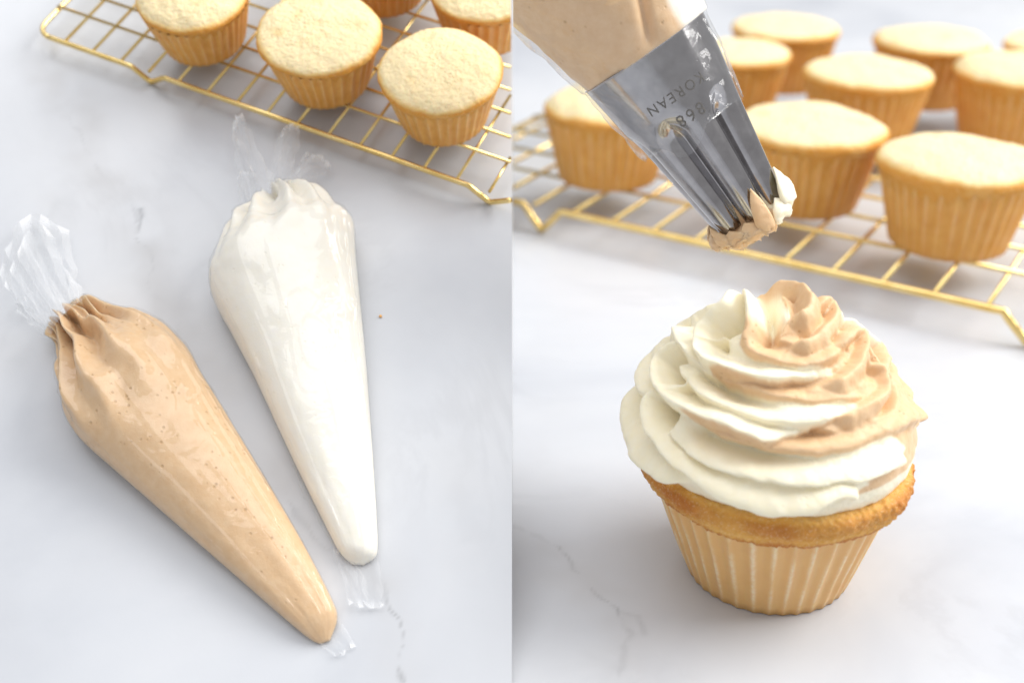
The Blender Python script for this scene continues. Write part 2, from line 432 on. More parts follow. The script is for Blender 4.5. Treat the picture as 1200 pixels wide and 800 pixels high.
# ------------------------------------------------------------------ cupcakes
def lathe_noise(profile, nseg, nring, amp, seed, brown_fn, lump=.0):
    prof = spline(np.array(profile) * .01, nring)
    a = np.linspace(0, 2 * np.pi, nseg, endpoint=False)
    R = prof[:, 0][:, None]; Z = prof[:, 1][:, None] * np.ones_like(a)
    dr = np.gradient(prof, axis=0); nr = np.stack([-dr[:, 1] * -1, -dr[:, 0]], 1); nr = nr / (np.linalg.norm(nr, axis=1)[:, None] + 1e-9)
    nr = np.where((nr[:, 1:2] < 0) & (prof[:, 1:2] > prof[:, 1].mean()), -nr, nr)
    C = np.stack([R * np.cos(a), R * np.sin(a), Z], -1)
    d = amp * (.6 * np.abs(vnoise(C * 300, seed)) + .6 * vnoise(C * 700, seed + 1) + .5 * fbm(C * 1300, 2, seed + 2)) + lump * fbm(C * 55, 2, seed + 3)
    d = d * np.clip(R / .004, 0, 1) ** .5
    nx, nz = nr[:, 0][:, None], nr[:, 1][:, None]
    Rd = np.maximum(R + d * nx, 1e-5); Zd = Z + d * nz
    V = np.stack([Rd * np.cos(a), Rd * np.sin(a), Zd], -1)
    br = np.clip(brown_fn(R * 100, Z * 100) + .18 * fbm(C * 80, 3, seed + 5), 0, 1)
    return V, br
def liner_mesh(r0, r1, h, seed, n=30, lean=0.0):
    a = np.linspace(0, 2 * np.pi, n * 10, endpoint=False)
    zz = np.r_[0, .02, np.linspace(.06, h, 14)]
    rows, rid, foot = [], [], []
    for k, z in enumerate(zz):
        t = z / h
        ph = n * a + 1.1 * np.sin(3 * a + seed) + .5 * np.sin(7 * a + seed * 2)
        saw = np.abs(((ph / (2 * np.pi)) % 1) * 2 - 1)            # 0..1 sharp pleats
        pl = saw ** 1.5
        r = r0 + (r1 - r0) * t ** .95 + (.06 + .12 * t) * (pl - .45) - (.09 if k == 0 else .0)
        r = r + .018 * vnoise(np.stack([np.cos(a) * 3, np.sin(a) * 3, np.full_like(a, z)], -1), seed)
        rows.append(np.stack([r * np.cos(a) - lean * z, r * np.sin(a), np.full_like(a, z) + (.03 * pl if k == len(zz) - 1 else 0)], -1) * .01)
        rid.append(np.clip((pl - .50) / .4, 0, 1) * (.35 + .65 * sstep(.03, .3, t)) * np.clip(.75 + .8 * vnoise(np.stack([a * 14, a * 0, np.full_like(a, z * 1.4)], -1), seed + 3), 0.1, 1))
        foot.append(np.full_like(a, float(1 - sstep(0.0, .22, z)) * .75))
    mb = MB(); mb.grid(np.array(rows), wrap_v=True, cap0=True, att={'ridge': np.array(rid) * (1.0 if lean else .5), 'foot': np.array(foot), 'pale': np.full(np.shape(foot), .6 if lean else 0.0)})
    return mb.mesh("liner", M_liner)
def prof(rim, top, dome):
    return [(3.30, 2.7), (3.42, 3.0), (3.52, 3.25), (rim - .10, 3.42), (rim, 3.60), (rim - .05, 3.80), (rim - .28, 3.98), (3.0, top - dome * .35), (2.0, top - dome * .1), (1.0, top), (.02, top - .02)]
def brown_pale(R, Z): return np.clip(1.15 * (1 - sstep(3.58, 4.08, Z)) + .22 * sstep(2.9, 3.8, R) - .1 + .16 * (1 - sstep(.2, 1.3, R)), 0, 1)
CAKES = []
for sd, rim, tp, dm in ((3, 3.74, 4.42, .75), (11, 3.80, 4.3, .5), (23, 3.70, 4.55, .95), (37, 3.78, 4.28, .45), (52, 3.72, 4.46, .8)):
    V, br = lathe_noise(prof(rim, tp, dm), 240, 84, .00036, sd, brown_pale, .0009)
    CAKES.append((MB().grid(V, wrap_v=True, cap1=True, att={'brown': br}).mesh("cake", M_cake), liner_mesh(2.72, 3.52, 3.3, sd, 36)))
def cupcake(mw, variant, label, group, seam=None):
    root = empty("cupcake", mw, label, "cupcake", group)
    cm, lm = CAKES[variant]
    if seam is not None:
        cm, lm = cm.copy(), lm.copy()
        cut_at_seam(cm, seam, mw); cut_at_seam(lm, seam, mw)
    link("cake", cm, root); link("liner", lm, root)
    return root
def rz(a): return Matrix.Rotation(a, 4, 'Z')
GL, GR = "plain cupcakes on the rack above the piping bags", "plain cupcakes on the rack behind the frosted cupcake"
SCL = .585
for (px, py, sc_, rot, tx, ty, var, seam, lab) in (
    (520, 135, 1.0, .3, 0, 0, 0, None, "plain pale cupcake lowest on the left-hand rack, above the white piping bag, fully in view"),
    (383, 92, 1.02, 1.7, 0, 0, 1, None, "plain cupcake in the middle of the left-hand rack, yellowish centre, between two other cupcakes"),
    (240, 45, .98, 3.0, 0, 0, 2, None, "plain cupcake leftmost on the left-hand rack, its top cropped by the picture edge"),
    (569, 34, 1.0, 4.1, 0, 0, 4, True, "plain cupcake in the rack's top corner, cut off at the line between both surfaces"),
    (451, -10, 1.0, 5.2, 0, 0, 3, None, "plain cupcake barely in view at the top edge, only its liner showing")):
    q = slab(px, py, HRL + .0025)
    mw = B @ Matrix.Translation(Vector(q)) @ rz(rot) @ Matrix.Diagonal((SCL * sc_,) * 3 + (1,))
    cupcake(mw, var, lab, GL, seam)
for (px, py, sc_, rot, var, lab) in (
    (1109, 282, 1.0, .2, 0, "plain cupcake nearest the rack's front edge at right, large and nearly sharp"),
    (940, 236, 1.0, 1.2, 1, "plain cupcake directly behind the piping nozzle's tip, right of the metal"),
    (712, 206, .98, 2.2, 2, "plain cupcake leftmost on the right-hand rack, under the slanting piping bag"),
    (1007, 164, 1.0, 3.1, 3, "plain cupcake in the middle of the blurred rack, its top unobstructed"),
    (1080, 118, .97, 4.2, 4, "plain cupcake in the back row, second from the right, against the white background"),
    (1178, 162, 1.0, 5.0, 2, "plain cupcake at the right picture edge, above the nearest plain cupcake"),
    (914, 100, .97, .9, 3, "plain cupcake furthest back beside the nozzle, largely in view in the back row"),
    (858, 128, .9, 2.7, 0, "plain cupcake mostly hidden behind the nozzle's wide end, small sliver of top showing"),
    (1230, 122, .95, 3.6, 1, "plain cupcake just peeking in at the top of the right picture edge")):
    q = ground(px, py, HRR + .0035)
    cupcake(Matrix.Translation(Vector(q)) @ rz(rot) @ Matrix.Diagonal((sc_, sc_, sc_ * 1.07, 1)), var, lab, GR)

# ------------------------------------------------------------------ the frosted cupcake
fq = ground(898, 659)
FA = -math.atan2(fq[0], fq[1])
froot = empty("frosted_cupcake", Matrix.Translation(Vector(fq)) @ rz(FA),
              "golden cupcake topped with a two-tone swirl of white and caramel buttercream, standing alone", "cupcake")
PROF2 = [(3.3, 3.30), (3.58, 3.30), (3.70, 3.36), (3.86, 3.54), (4.04, 3.80), (4.17, 4.08), (4.18, 4.25), (4.04, 4.42), (3.3, 4.68), (2, 4.95), (.02, 5.05)]
def brown_gold(R, Z): return np.clip(1.0 - .42 * sstep(3.35, 3.7, Z) + .25 * sstep(4.0, 4.18, R) - .3 * sstep(4.3, 4.7, Z), 0, 1)
LEAN = .05                                  # the bake is a little lopsided
V, br = lathe_noise(PROF2, 520, 150, .00058, 51, brown_gold, .0014)
V[..., 0] -= LEAN * V[..., 2]
link("cake", MB().grid(V, wrap_v=True, cap1=True, att={'brown': br}).mesh("cake", M_cakeg), froot)
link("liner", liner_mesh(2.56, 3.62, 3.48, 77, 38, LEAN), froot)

def swirl():
    """dome of buttercream with the piped ridges laid over it: each ridge is a lip that hangs over the ribbon below it"""
    dome = spline([(3.0, 4.35), (3.7, 4.42), (4.02, 4.75), (4.12, 5.3), (3.96, 5.9), (3.62, 6.5), (3.02, 7.15), (2.32, 7.78), (1.62, 8.4), (.9, 8.85), (.35, 9.06), (.01, 9.1)], 330)
    nps = 720; psi = np.linspace(0, 2 * np.pi, nps, endpoint=False)
    dr = np.gradient(dome, axis=0); dn = np.stack([dr[:, 1], -dr[:, 0]], 1); dn /= np.linalg.norm(dn, axis=1)[:, None]
    outer = dome + dn * .40 + np.array([0, -.06]); outer[:, 0] = np.maximum(outer[:, 0], 0)
    P = np.stack([dome[:, 0][:, None] * np.cos(psi), dome[:, 0][:, None] * np.sin(psi), dome[:, 1][:, None] * np.ones_like(psi)], -1)
    N = np.stack([dn[:, 0][:, None] * np.cos(psi), dn[:, 0][:, None] * np.sin(psi), dn[:, 1][:, None] * np.ones_like(psi)], -1)
    # the eye in the frame of the swirl (cm, lean taken out)
    ca, sa = math.cos(-FA), math.sin(-FA)
    def loc(v): return np.array([v[0] * ca - v[1] * sa, v[0] * sa + v[1] * ca, v[2]])
    unl = lambda q: np.array([q[0] + LEAN * q[2], q[1], q[2]])
    eye = unl(loc(CAM - fq) * 100)
    def on_dome(cx, cy):
        d = unl(loc(ray(703 + cx / 1.817, 300 + cy / 1.817))); d /= np.linalg.norm(d)
        t = np.linspace(26, 46, 900)[:, None]; Q = eye + d * t
        rq = np.hypot(Q[:, 0], Q[:, 1]); rp_ = np.interp(Q[:, 2], outer[:, 1], outer[:, 0])
        rp_ = np.where(Q[:, 2] > outer[-1, 1], -(Q[:, 2] - outer[-1, 1]) * 2, rp_); g = rq - rp_
        k = np.argmax(g < 0) if (g < 0).any() else np.argmin(g)
        q = Q[k]; j = np.argmin((outer[:, 0] - np.hypot(q[0], q[1])) ** 2 + (outer[:, 1] - q[2]) ** 2)
        az = math.atan2(q[1], q[0])
        return np.array([dome[j, 0] * math.cos(az), dome[j, 0] * math.sin(az), dome[j, 1]])
    # lips, each from its upper-left start to its free end: points, height, thickness, caramel from..to (share of its length), flare of the free end
    R = [
        ([(75, 250), (52, 310), (52, 370), (75, 420), (125, 462), (190, 490)], .50, 1.0, (2, 2), 0),
        ([(150, 275), (108, 290), (96, 318), (106, 360), (140, 415), (190, 462), (250, 495), (320, 523), (385, 536), (445, 527), (500, 510), (538, 507)], .62, 1.0, (2, 2), .6),
        ([(150, 385), (205, 432), (300, 466), (420, 481), (530, 475), (600, 460), (648, 437)], .42, 1.2, (2, 2), .75),
        ([(200, 345), (275, 382), (375, 408), (470, 414), (560, 395), (640, 362), (692, 336)], .30, 1.4, (-1, 2), .55),
        ([(165, 140), (112, 168), (80, 215), (78, 262), (100, 298)], .45, 1.0, (2, 2), 0),
        ([(215, 175), (165, 192), (128, 220), (118, 258), (140, 300), (200, 335), (270, 364), (345, 391), (412, 378)], .62, 1.0, (2, 2), .15),
        ([(170, 245), (215, 290), (280, 328), (370, 354), (450, 354), (527, 331)], .44, 1.2, (2, 2), .2),
        ([(262, 258), (330, 282), (410, 300), (480, 306), (545, 300), (580, 285)], .26, 1.3, (-1, 2), .1),
        ([(285, 62), (230, 82), (180, 118), (166, 155), (178, 200), (212, 235)], .52, 1.0, (2, 2), 0),
        ([(300, 62), (275, 110), (232, 140), (211, 168), (212, 205), (240, 233), (300, 256), (375, 264), (452, 254)], .60, 1.0, (2, 2), .15),
        ([(300, 60), (312, 105), (318, 150), (312, 182), (330, 205), (375, 225), (435, 236), (490, 220), (524, 188)], .46, 1.0, (.36, 2), .2),
        ([(345, 52), (400, 62), (440, 92), (446, 122), (410, 150)], .50, 1.35, (-1, 2), 0),
        ([(455, 112), (490, 108), (500, 135), (470, 168), (420, 192), (400, 205)], .48, 1.35, (-1, 2), 0),
        ([(500, 205), (545, 165), (562, 175), (556, 225), (520, 262), (470, 278)], .50, 1.35, (-1, 2), 0),
        ([(570, 215), (605, 245), (612, 282), (585, 312), (540, 330), (500, 352)], .46, 1.35, (-1, 2), 0),
    ]
    rid = []
    for pts, A, th, car, flare in R:
        q = np.array([on_dome(*p) for p in pts]); rid.append((spline(q, 110), A, th, car, flare))
    front = math.atan2(eye[1], eye[0])
    for turn in (2.0, 4.15):                                     # the far side carries on in the same way
        c, s_ = math.cos(turn), math.sin(turn)
        for q, A, th, car, flare in rid[:10]:
            q2 = np.stack([q[:, 0] * c - q[:, 1] * s_, q[:, 0] * s_ + q[:, 1] * c, q[:, 2]], 1)
            off = np.abs((np.arctan2(q2[:, 1], q2[:, 0]) - front + np.pi) % (2 * np.pi) - np.pi)
            keep = off > 1.75
            if keep.sum() > 25 and q[:, 2].mean() < 7.6: rid.append((q2[keep], A, th, ((-1, 2) if q[:, 2].mean() > 5.3 else (2, 2)) if turn < 3 else (2, 2), 0))
    Pf = P.reshape(-1, 3); Nf = N.reshape(-1, 3); M = len(Pf)
    disp = np.zeros(M); groove = np.zeros(M); best = np.full(M, 9.0); tone = np.zeros(M)
    jit = .05 * fbm(Pf * 1.7, 3, 12)
    for k, (q, A, th, car, flare) in enumerate(rid):
        lo, hi = q.min(0) - 1.7, q.max(0) + 1.7
        idx = np.where(((Pf > lo) & (Pf < hi)).all(1))[0]
        if not len(idx): continue
        T = np.gradient(q, axis=0); T /= np.linalg.norm(T, axis=1)[:, None] + 1e-9
        X = Pf[idx]; D2 = np.full(len(idx), 1e9); J = np.zeros(len(idx), int)
        for m_ in range(len(q)):
            d2 = ((X - q[m_]) ** 2).sum(1); u = d2 < D2; D2[u] = d2[u]; J[u] = m_
        tau = J / (len(q) - 1.0); v = X - q[J]
        along = (v * T[J]).sum(1)
        up = np.cross(Nf[idx], T[J]); up /= np.linalg.norm(up, axis=1)[:, None] + 1e-9
        d = (v * up).sum(1) + jit[idx]
        over = np.maximum(0, np.abs(along) - .05) * ((tau < .005) | (tau > .995))
        wob = 1 + .15 * vnoise(np.stack([tau * 5, tau * 0 + k * 3.1, tau * 0], -1), 4) + .04 * vnoise(np.stack([tau * 17, tau * 0 + k * 3.1, tau * 0], -1), 6)
        Aq = A * wob * (.30 + .70 * sstep(0, .16, tau)) * (1 - (.75 - flare) * sstep(.86, 1.0, tau)) * np.exp(-(over / .22) ** 2)
        f = np.where(d > 0, .56 * np.exp(-(d / (.27 * th)) ** 2) + .44 * np.sqrt(np.clip(1 - ((d - .12) / 1.0) ** 2, 0, 1)), np.exp(-(d / .17) ** 2))
        h = Aq * f
        w = h > disp[idx]; ii = idx[w]; disp[ii] = h[w]
        cost = np.where(d >= -.02, np.maximum(d, 0), .06 - d * 4) + over * 1.2
        w = cost < best[idx]; ii = idx[w]; best[ii] = cost[w]
        tn = sstep(car[0] - .05, car[0] + .05, tau + .03 * jit[idx] / .05) if car[0] <= 1 else np.zeros(len(idx))
        tone[ii] = tn[w]
        groove[ii] = (A * np.exp(-((d - .52) / .25) ** 2) * sstep(0, .10, tau) * (1 - .85 * sstep(.30, .70, tau)) * np.exp(-(over / .25) ** 2))[w]
    az = (np.arctan2(Pf[:, 1], Pf[:, 0]) - front + np.pi) % (2 * np.pi) - np.pi
    tone = np.where(best > .9, sstep(.35, .55, az) * (Pf[:, 2] > 5.2), tone).reshape(P.shape[:2])
    # smear the colours into each other a little
    for _ in range(3): tone = (tone * 2 + np.roll(tone, 1, 1) + np.roll(tone, -1, 1) + np.vstack([tone[:1], tone[:-1]]) + np.vstack([tone[1:], tone[-1:]])) / 6
    disp = disp.reshape(P.shape[:2])
    for _ in range(2): disp = (disp * 4 + np.roll(disp, 1, 1) + np.roll(disp, -1, 1) + np.vstack([disp[:1], disp[:-1]]) + np.vstack([disp[1:], disp[-1:]])) / 8
    groove = groove.reshape(P.shape[:2])
    for _ in range(10): groove = (groove * 2 + np.roll(groove, 1, 1) + np.roll(groove, -1, 1) + np.vstack([groove[:1], groove[:-1]]) + np.vstack([groove[1:], groove[-1:]])) / 6
    disp = 1.12 * disp - 1.7 * groove
    disp = disp * sstep(0, 20, np.arange(len(dome)))[:, None]
    dirn = N + np.array([0, 0, -.22]) * sstep(.2, .9, N[..., 0] ** 2 + N[..., 1] ** 2)[..., None] + np.array([0, 0, .25]) * sstep(.75, .98, N[..., 2])[..., None]
    V = P + dirn * disp[..., None]
    V = V + N * (.035 * fbm(P * 1.3, 2, 40) + .012 * fbm(P * 5, 3, 44))[..., None]
    rad = np.hypot(V[..., 0], V[..., 1])
    V[..., 2] = np.maximum(V[..., 2], np.interp(rad, [0, 3.2, 3.9, 4.15, 4.3, 4.8], [4.72, 4.66, 4.45, 4.32, 4.1, 3.9]))
    V[..., 0] -= LEAN * V[..., 2]
    return MB().grid(V * .01, wrap_v=True, att={'tone': np.clip(tone, 0, 1)}, cap0=True, cap1=True).build("frosting", M_frost, froot)
swirl()

# ------------------------------------------------------------------ piping bags lying on the slab
def film_sheet(mb, rows_px, h, seed, amp=.003, nu=11, nv=9, hfun=None):
    """crumpled sheet of clear film through pixel polylines (from the neck outwards), lifted h above the slab"""
    R = [spline(np.array(r, float), nu) for r in rows_px]
    R = np.array([spline(np.array([R[k][i] for k in range(len(R))]), nv) for i in range(nu)])      # nu x nv x 2
    rng = np.random.default_rng(seed)
    u = np.linspace(0, 1, nu)[:, None] * np.ones((1, nv)); v = np.linspace(0, 1, nv)[None] * np.ones((nu, 1))
    H = h * np.ones((nu, nv)) if hfun is None else hfun(u, v) * np.ones((nu, nv))
    R = R + rng.normal(0, 1.6, R.shape) * (v[..., None] > 0)
    zig = rng.uniform(-1.0, 1.0, nu)      # pleats running out from the neck
    H = np.maximum(H + amp * (.36 * zig[:, None] * (.35 + .65 * v) + rng.normal(0, .07, H.shape)), .0005)
    P = np.array([[slab(R[i, j, 0], R[i, j, 1], H[i, j]) for j in range(nv)] for i in range(nu)])
    # double each pleat edge so that the film has bright fold lines, and keep the facets
    rows, rim = [], []
    for i in range(nu):
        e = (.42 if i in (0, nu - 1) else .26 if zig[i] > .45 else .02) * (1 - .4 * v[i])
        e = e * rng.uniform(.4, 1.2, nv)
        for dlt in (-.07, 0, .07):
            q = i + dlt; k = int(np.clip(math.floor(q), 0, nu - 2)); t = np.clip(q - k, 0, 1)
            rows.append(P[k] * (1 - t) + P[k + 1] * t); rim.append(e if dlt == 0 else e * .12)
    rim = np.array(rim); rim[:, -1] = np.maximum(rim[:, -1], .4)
    mb.grid(np.array(rows), att={'rim': rim})
def piping_bag(left, right, depth_k, tone, seed, label, sheets, name="piping_bag", crump=(), folds=()):
    root = empty(name, B @ Matrix.Translation(Vector((0, 0, 0))), label, "piping bag", "filled piping bags lying on the slab")
    ns, na = 240, 260
    L = spline(np.array(left, float), ns); R = spline(np.array(right, float), ns)
    s = np.linspace(0, 1, ns)
    ctr, wid = [], []
    for k in range(ns):
        a = slab(*L[k], .006); b = slab(*R[k], .006)
        ctr.append((a + b) / 2); wid.append((b - a) / 2)
    ctr = np.array(ctr); wid = np.array(wid); ctr[:, 2] = 0; wid[:, 2] = 0
    W = np.linalg.norm(wid, axis=1)
    a = np.linspace(0, 2 * np.pi, na, endpoint=False)
    S, A = np.meshgrid(s, a, indexing='ij')
    lowz = .48 * W * depth_k; upz = .92 * W * depth_k
    ca, sa = np.cos(A), np.sin(A)
    cross = np.sign(ca) * np.abs(ca) ** .92
    zz = np.where(sa > 0, lowz[:, None] + upz[:, None] * np.abs(sa) ** .95, lowz[:, None] * (1 - np.abs(sa) ** .6 * .985))
    V = ctr[:, None, :] + cross[..., None] * wid[:, None, :]
    V[..., 2] = zz
    # gathers running out of the neck: valleys that widen and fade, with raised lips
    d = np.zeros_like(S)
    for (a0, drift, ln, wd, dp) in folds:
        u = np.clip(S / ln, 0, 1)
        ac = a0 + drift * S + .10 * vnoise(np.stack([S * 14, S * 0 + a0 * 9, S * 0], -1), seed)
        ww = wd * (.45 + .9 * u); k = (A - ac) / ww
        am = (1 - u) ** 1.1 * (u < 1) * sstep(-.02, .03, S)
        d = d - dp * am * (np.exp(-np.abs(k) ** 1.5) - .55 * np.exp(-((np.abs(k) - 1.7) / .7) ** 2))
    d = d + .0006 * np.exp(-(S / .30) ** 2) * fbm(np.stack([S * 22, A * 2.4, S * 0], -1), 3, seed + 5)
    d = d + .00030 * fbm(np.stack([S * 8, A * 1.6, S * 0], -1), 3, seed + 7)
    # crumples pressed into the film: (along, round, radius along, radius round, height)
    for (cs, caa, rs, ra, amp) in crump:
        q2 = ((S - cs) / rs) ** 2 + ((A - caa) / ra) ** 2
        d = d + .55 * amp * (np.exp(-q2) - .8 * np.exp(-(((S - cs - rs * .9) / rs) ** 2 * 1.6 + ((A - caa) / ra) ** 2)))
    wtop = np.clip(sa * 1.4 + .35, 0, 1)
    N = np.cross(np.gradient(V, axis=0), np.gradient(V, axis=1)); N /= np.linalg.norm(N, axis=2)[..., None] + 1e-12
    if N[ns // 2, na // 4, 2] < 0: N = -N
    V = V + N * (d * wtop * np.clip(W / .008, .1, 1)[:, None])[..., None]
    V[..., 2] = np.maximum(V[..., 2], .0003)
    mb = MB().grid(V, wrap_v=True, cap0=True, cap1=True, att={'tone': np.full(V.shape[:2], tone)})
    mb.build("frosting_filling", M_bagfrost, root)
    # the film itself, a hair outside the filling, with its own small wrinkles
    wr = np.abs(vnoise(np.stack([S * 16 + 1.2 * vnoise(np.stack([S * 5, A * 2, S * 0], -1), seed + 20), A * 2.2, S * 0], -1), seed + 21))
    K = V + N * ((.00035 + .0006 * (1 - wr) ** 6 * np.exp(-((S - .3) / .35) ** 2)) * np.clip(wtop + .2, 0, 1))[..., None]
    for (a0, s0, s1, dr, hh) in ((.75, .30, .99, .35, .0007), (1.0, .42, .97, .15, .0005), (1.35, .5, .98, .1, .0004), (2.2, .35, .95, -.3, .0006), (1.75, .22, .6, .4, .0005), (.5, .15, .7, .2, .0006), (2.6, .2, .8, -.2, .0005)):
        la = a0 + dr * (S - .5) + .05 * vnoise(np.stack([S * 9, S * 0 + a0 * 5, S * 0], -1), seed + 31)
        K = K + N * (hh * np.exp(-((A - la) / .035) ** 2) * sstep(s0, s0 + .08, S) * (1 - sstep(s1 - .08, s1, S)))[..., None]
    K[..., 2] = np.maximum(K[..., 2], .0002)
    MB().grid(K, wrap_v=True).build("bag_film", M_skin, root)
    for nm, lst in sheets.items():
        fb = MB()
        for sh in lst: film_sheet(fb, *sh[:2], **sh[2])
        fb.build(nm, M_film, root, smooth=False)
    return root

fan = lambda h0, h1: (lambda u, v: h0 + (h1 - h0) * v + .004 * np.sin(np.pi * u) * (1 - v))
piping_bag(
    [(60, 378), (57, 388), (66, 402), (70, 425), (73, 455), (80, 490), (97, 517), (132, 548), (210, 615), (300, 692), (345, 730), (362, 742), (372, 746)],
    [(95, 350), (118, 352), (140, 365), (163, 370), (190, 383), (220, 412), (240, 445), (262, 480), (305, 550), (358, 640), (388, 698), (393, 718), (384, 742)],
    .74, 1.0, 3, "clear piping bag filled with caramel-coloured buttercream lying on the marble, left of the white one",
    {"gathered_film": [
        ([[(58, 384), (66, 370), (84, 352), (98, 346)], [(45, 372), (50, 352), (62, 325), (92, 325)], [(14, 340), (22, 310), (38, 285), (84, 290)], [(2, 318), (8, 290), (34, 250), (80, 268)]], .008, dict(seed=4, amp=.0065, hfun=fan(.008, .004))),
        ([[(60, 392), (66, 378), (84, 360), (96, 352)], [(40, 380), (48, 352), (70, 330), (88, 335)], [(20, 352), (30, 322), (52, 295), (72, 300)], [(6, 335), (16, 300), (40, 262), (58, 272)]], .012, dict(seed=14, amp=.007, hfun=fan(.012, .008))),
        ([[(62, 400), (64, 394), (68, 388)], [(45, 388), (46, 380), (50, 372)], [(20, 365), (22, 355), (28, 345)]], .003, dict(seed=24, amp=.003))],
     "flat_tip_film": [([[(366, 742), (380, 732), (392, 712)], [(380, 758), (395, 748), (405, 735)], [(394, 770), (405, 765), (416, 756)]], .0012, dict(seed=7, amp=.0016, nu=8, nv=7))]},
    crump=[(.36, 1.15, .020, .20, .0010), (.39, .95, .015, .16, .0008), (.33, 1.5, .03, .18, .0007), (.28, 1.85, .03, .22, .0008), (.24, 1.3, .03, .2, .0006), (.45, 1.3, .02, .2, .0005)],
    folds=[(.50, .5, .26, .15, .0036), (.95, .2, .36, .15, .0048), (1.30, -.2, .30, .13, .0050), (1.68, .2, .40, .16, .0062), (2.05, 1.0, .36, .15, .0062), (2.45, 1.2, .32, .14, .0050), (2.8, .8, .25, .12, .0036), (1.12, .5, .18, .07, .0026), (1.88, .1, .2, .07, .0026)])
piping_bag(
    [(300, 238), (285, 262), (270, 275), (262, 292), (254, 315), (248, 335), (254, 360), (275, 398), (300, 445), (345, 540), (385, 620), (398, 642), (410, 652)],
    [(330, 214), (352, 218), (378, 230), (402, 255), (414, 266), (417, 300), (422, 350), (429, 430), (436, 530), (440, 600), (441, 632), (438, 645), (424, 653)],
    .74, 0.0, 9, "clear piping bag filled with white buttercream lying on the marble below the cooling rack",
    {"gathered_film": [
        ([[(296, 246), (308, 228), (325, 214)], [(290, 228), (300, 205), (312, 195)], [(276, 190), (284, 172), (300, 172)], [(272, 150), (277, 136), (285, 134)]], .010, dict(seed=41, amp=.006, hfun=fan(.010, .010))),
        ([[(312, 222), (325, 214), (340, 214)], [(318, 195), (330, 185), (345, 190)], [(322, 172), (335, 155), (352, 162)], [(330, 158), (340, 145), (350, 148)]], .011, dict(seed=42, amp=.006, hfun=fan(.011, .012))),
        ([[(332, 215), (345, 215), (360, 222)], [(345, 200), (358, 195), (375, 205)], [(358, 180), (375, 182), (390, 195)]], .009, dict(seed=43, amp=.006, hfun=fan(.010, .004))),
        ([[(290, 252), (296, 246), (304, 236)], [(282, 236), (286, 222), (300, 208)], [(278, 214), (282, 204), (296, 196)]], .004, dict(seed=44, amp=.004))],
     "flat_tip_film": [([[(388, 625), (410, 650), (441, 636)], [(398, 660), (420, 672), (445, 660)], [(404, 690), (428, 695), (448, 690)], [(410, 708), (430, 712), (450, 712)]], .0015, dict(seed=8, amp=.0022, nu=9, nv=8))],
     "side_film": [([[(342, 545), (345, 543), (348, 541)], [(356, 580), (360, 576), (366, 574)], [(380, 622), (384, 616), (388, 612)], [(397, 650), (399, 646), (402, 642)]], .0012, dict(seed=18, amp=.0012, nu=4, nv=16))]},
    crump=[(.40, .95, .018, .18, .0010), (.44, .85, .016, .2, .0011), (.475, 1.0, .014, .16, .0009), (.36, .8, .02, .12, .0007), (.30, 1.2, .03, .2, .0005), (.25, 2.3, .03, .2, .0009), (.52, .7, .02, .1, .0004)],
    folds=[(.6, .6, .26, .14, .0036), (1.05, .6, .33, .16, .0046), (1.5, .5, .30, .2, .0055), (2.0, .2, .24, .16, .0046), (2.5, .2, .26, .14, .0044), (1.28, 1.0, .18, .08, .0024), (1.8, .5, .15, .08, .0024)])

# small crumbs on the marble
for (px, py, r, lab) in ((446, 371, .00055, "tiny orange crumb on the marble, right of the white piping bag"),):
    a = np.linspace(0, 2 * np.pi, 9, endpoint=False); b = np.linspace(.15, np.pi - .15, 6)
    q = np.stack([np.sin(b)[:, None] * np.cos(a), np.sin(b)[:, None] * np.sin(a), np.cos(b)[:, None] * np.ones_like(a) * .7], -1)
    q = q * r * (1 + .3 * vnoise(q * 3, 2)[..., None]); c = slab(px, py, 0); c[2] = r * .6
    o = MB().grid(q + c, wrap_v=True, cap0=True, cap1=True).build("crumb", M_crumb); o.matrix_world = B; o['label'] = lab; o['category'] = "crumb"

# ------------------------------------------------------------------ the piping bag with the steel nozzle
D_T = .383; D_W = .372
Pt = at_depth(878, 250, D_T); Pw = at_depth(755, 62, D_W)
axis = Pt - Pw; NL = np.linalg.norm(axis); axis = axis / NL
toc = CAM - (Pt + Pw) / 2; nf = toc - axis * (toc @ axis); nf /= np.linalg.norm(nf)
bb = np.cross(nf, axis)
if bb[0] > 0: bb = -bb                                   # points down-left in the picture
Rw = .5 * 162 / F_PX * D_W; Rt = .5 * 92 / F_PX * D_T
NF = 6
def nz_r(s, ph, deep=.36, start=.30):
    R = Rw + (Rt - Rw) * s
    g = sstep(start, start + .16, s)
    x = np.abs(np.sin(NF * (ph - .34) / 2))
    return R * (1 - g * deep * (1 - x) ** 1.25)
def nz(s, ph, off=0.0, rfun=nz_r):
    r = rfun(s, ph) + off
    return Pw + axis * (s * NL)[..., None] + r[..., None] * (np.cos(ph)[..., None] * nf + np.sin(ph)[..., None] * bb)
broot = empty("piping_bag", Matrix.Translation(Vector(Pw)), "piping bag of caramel and white buttercream with steel star nozzle, held above the frosted cupcake", "piping bag")
def rel(P): return P - Pw
ph = np.linspace(0, 2 * np.pi, 224, endpoint=False); ss = np.linspace(0, 1, 60)
S, PH = np.meshgrid(ss, ph, indexing='ij')
mb = MB().grid(rel(nz(S, PH)), wrap_v=True)
S2, PH2 = np.meshgrid(np.linspace(1, .55, 16), ph, indexing='ij')
mb.grid(np.concatenate([rel(nz(S[-1:], PH[-1:])), rel(nz(S2, PH2, -.0007))]), wrap_v=True)
rim = rel(nz(S[:1], PH[:1])); 
mb.grid(np.concatenate([rel(nz(S[:1] - .012, PH[:1], -.0004)), rel(nz(S[:1] - .008, PH[:1], .0004)), rim]), wrap_v=True)
nozzle = mb.build("nozzle", M_steel, broot)
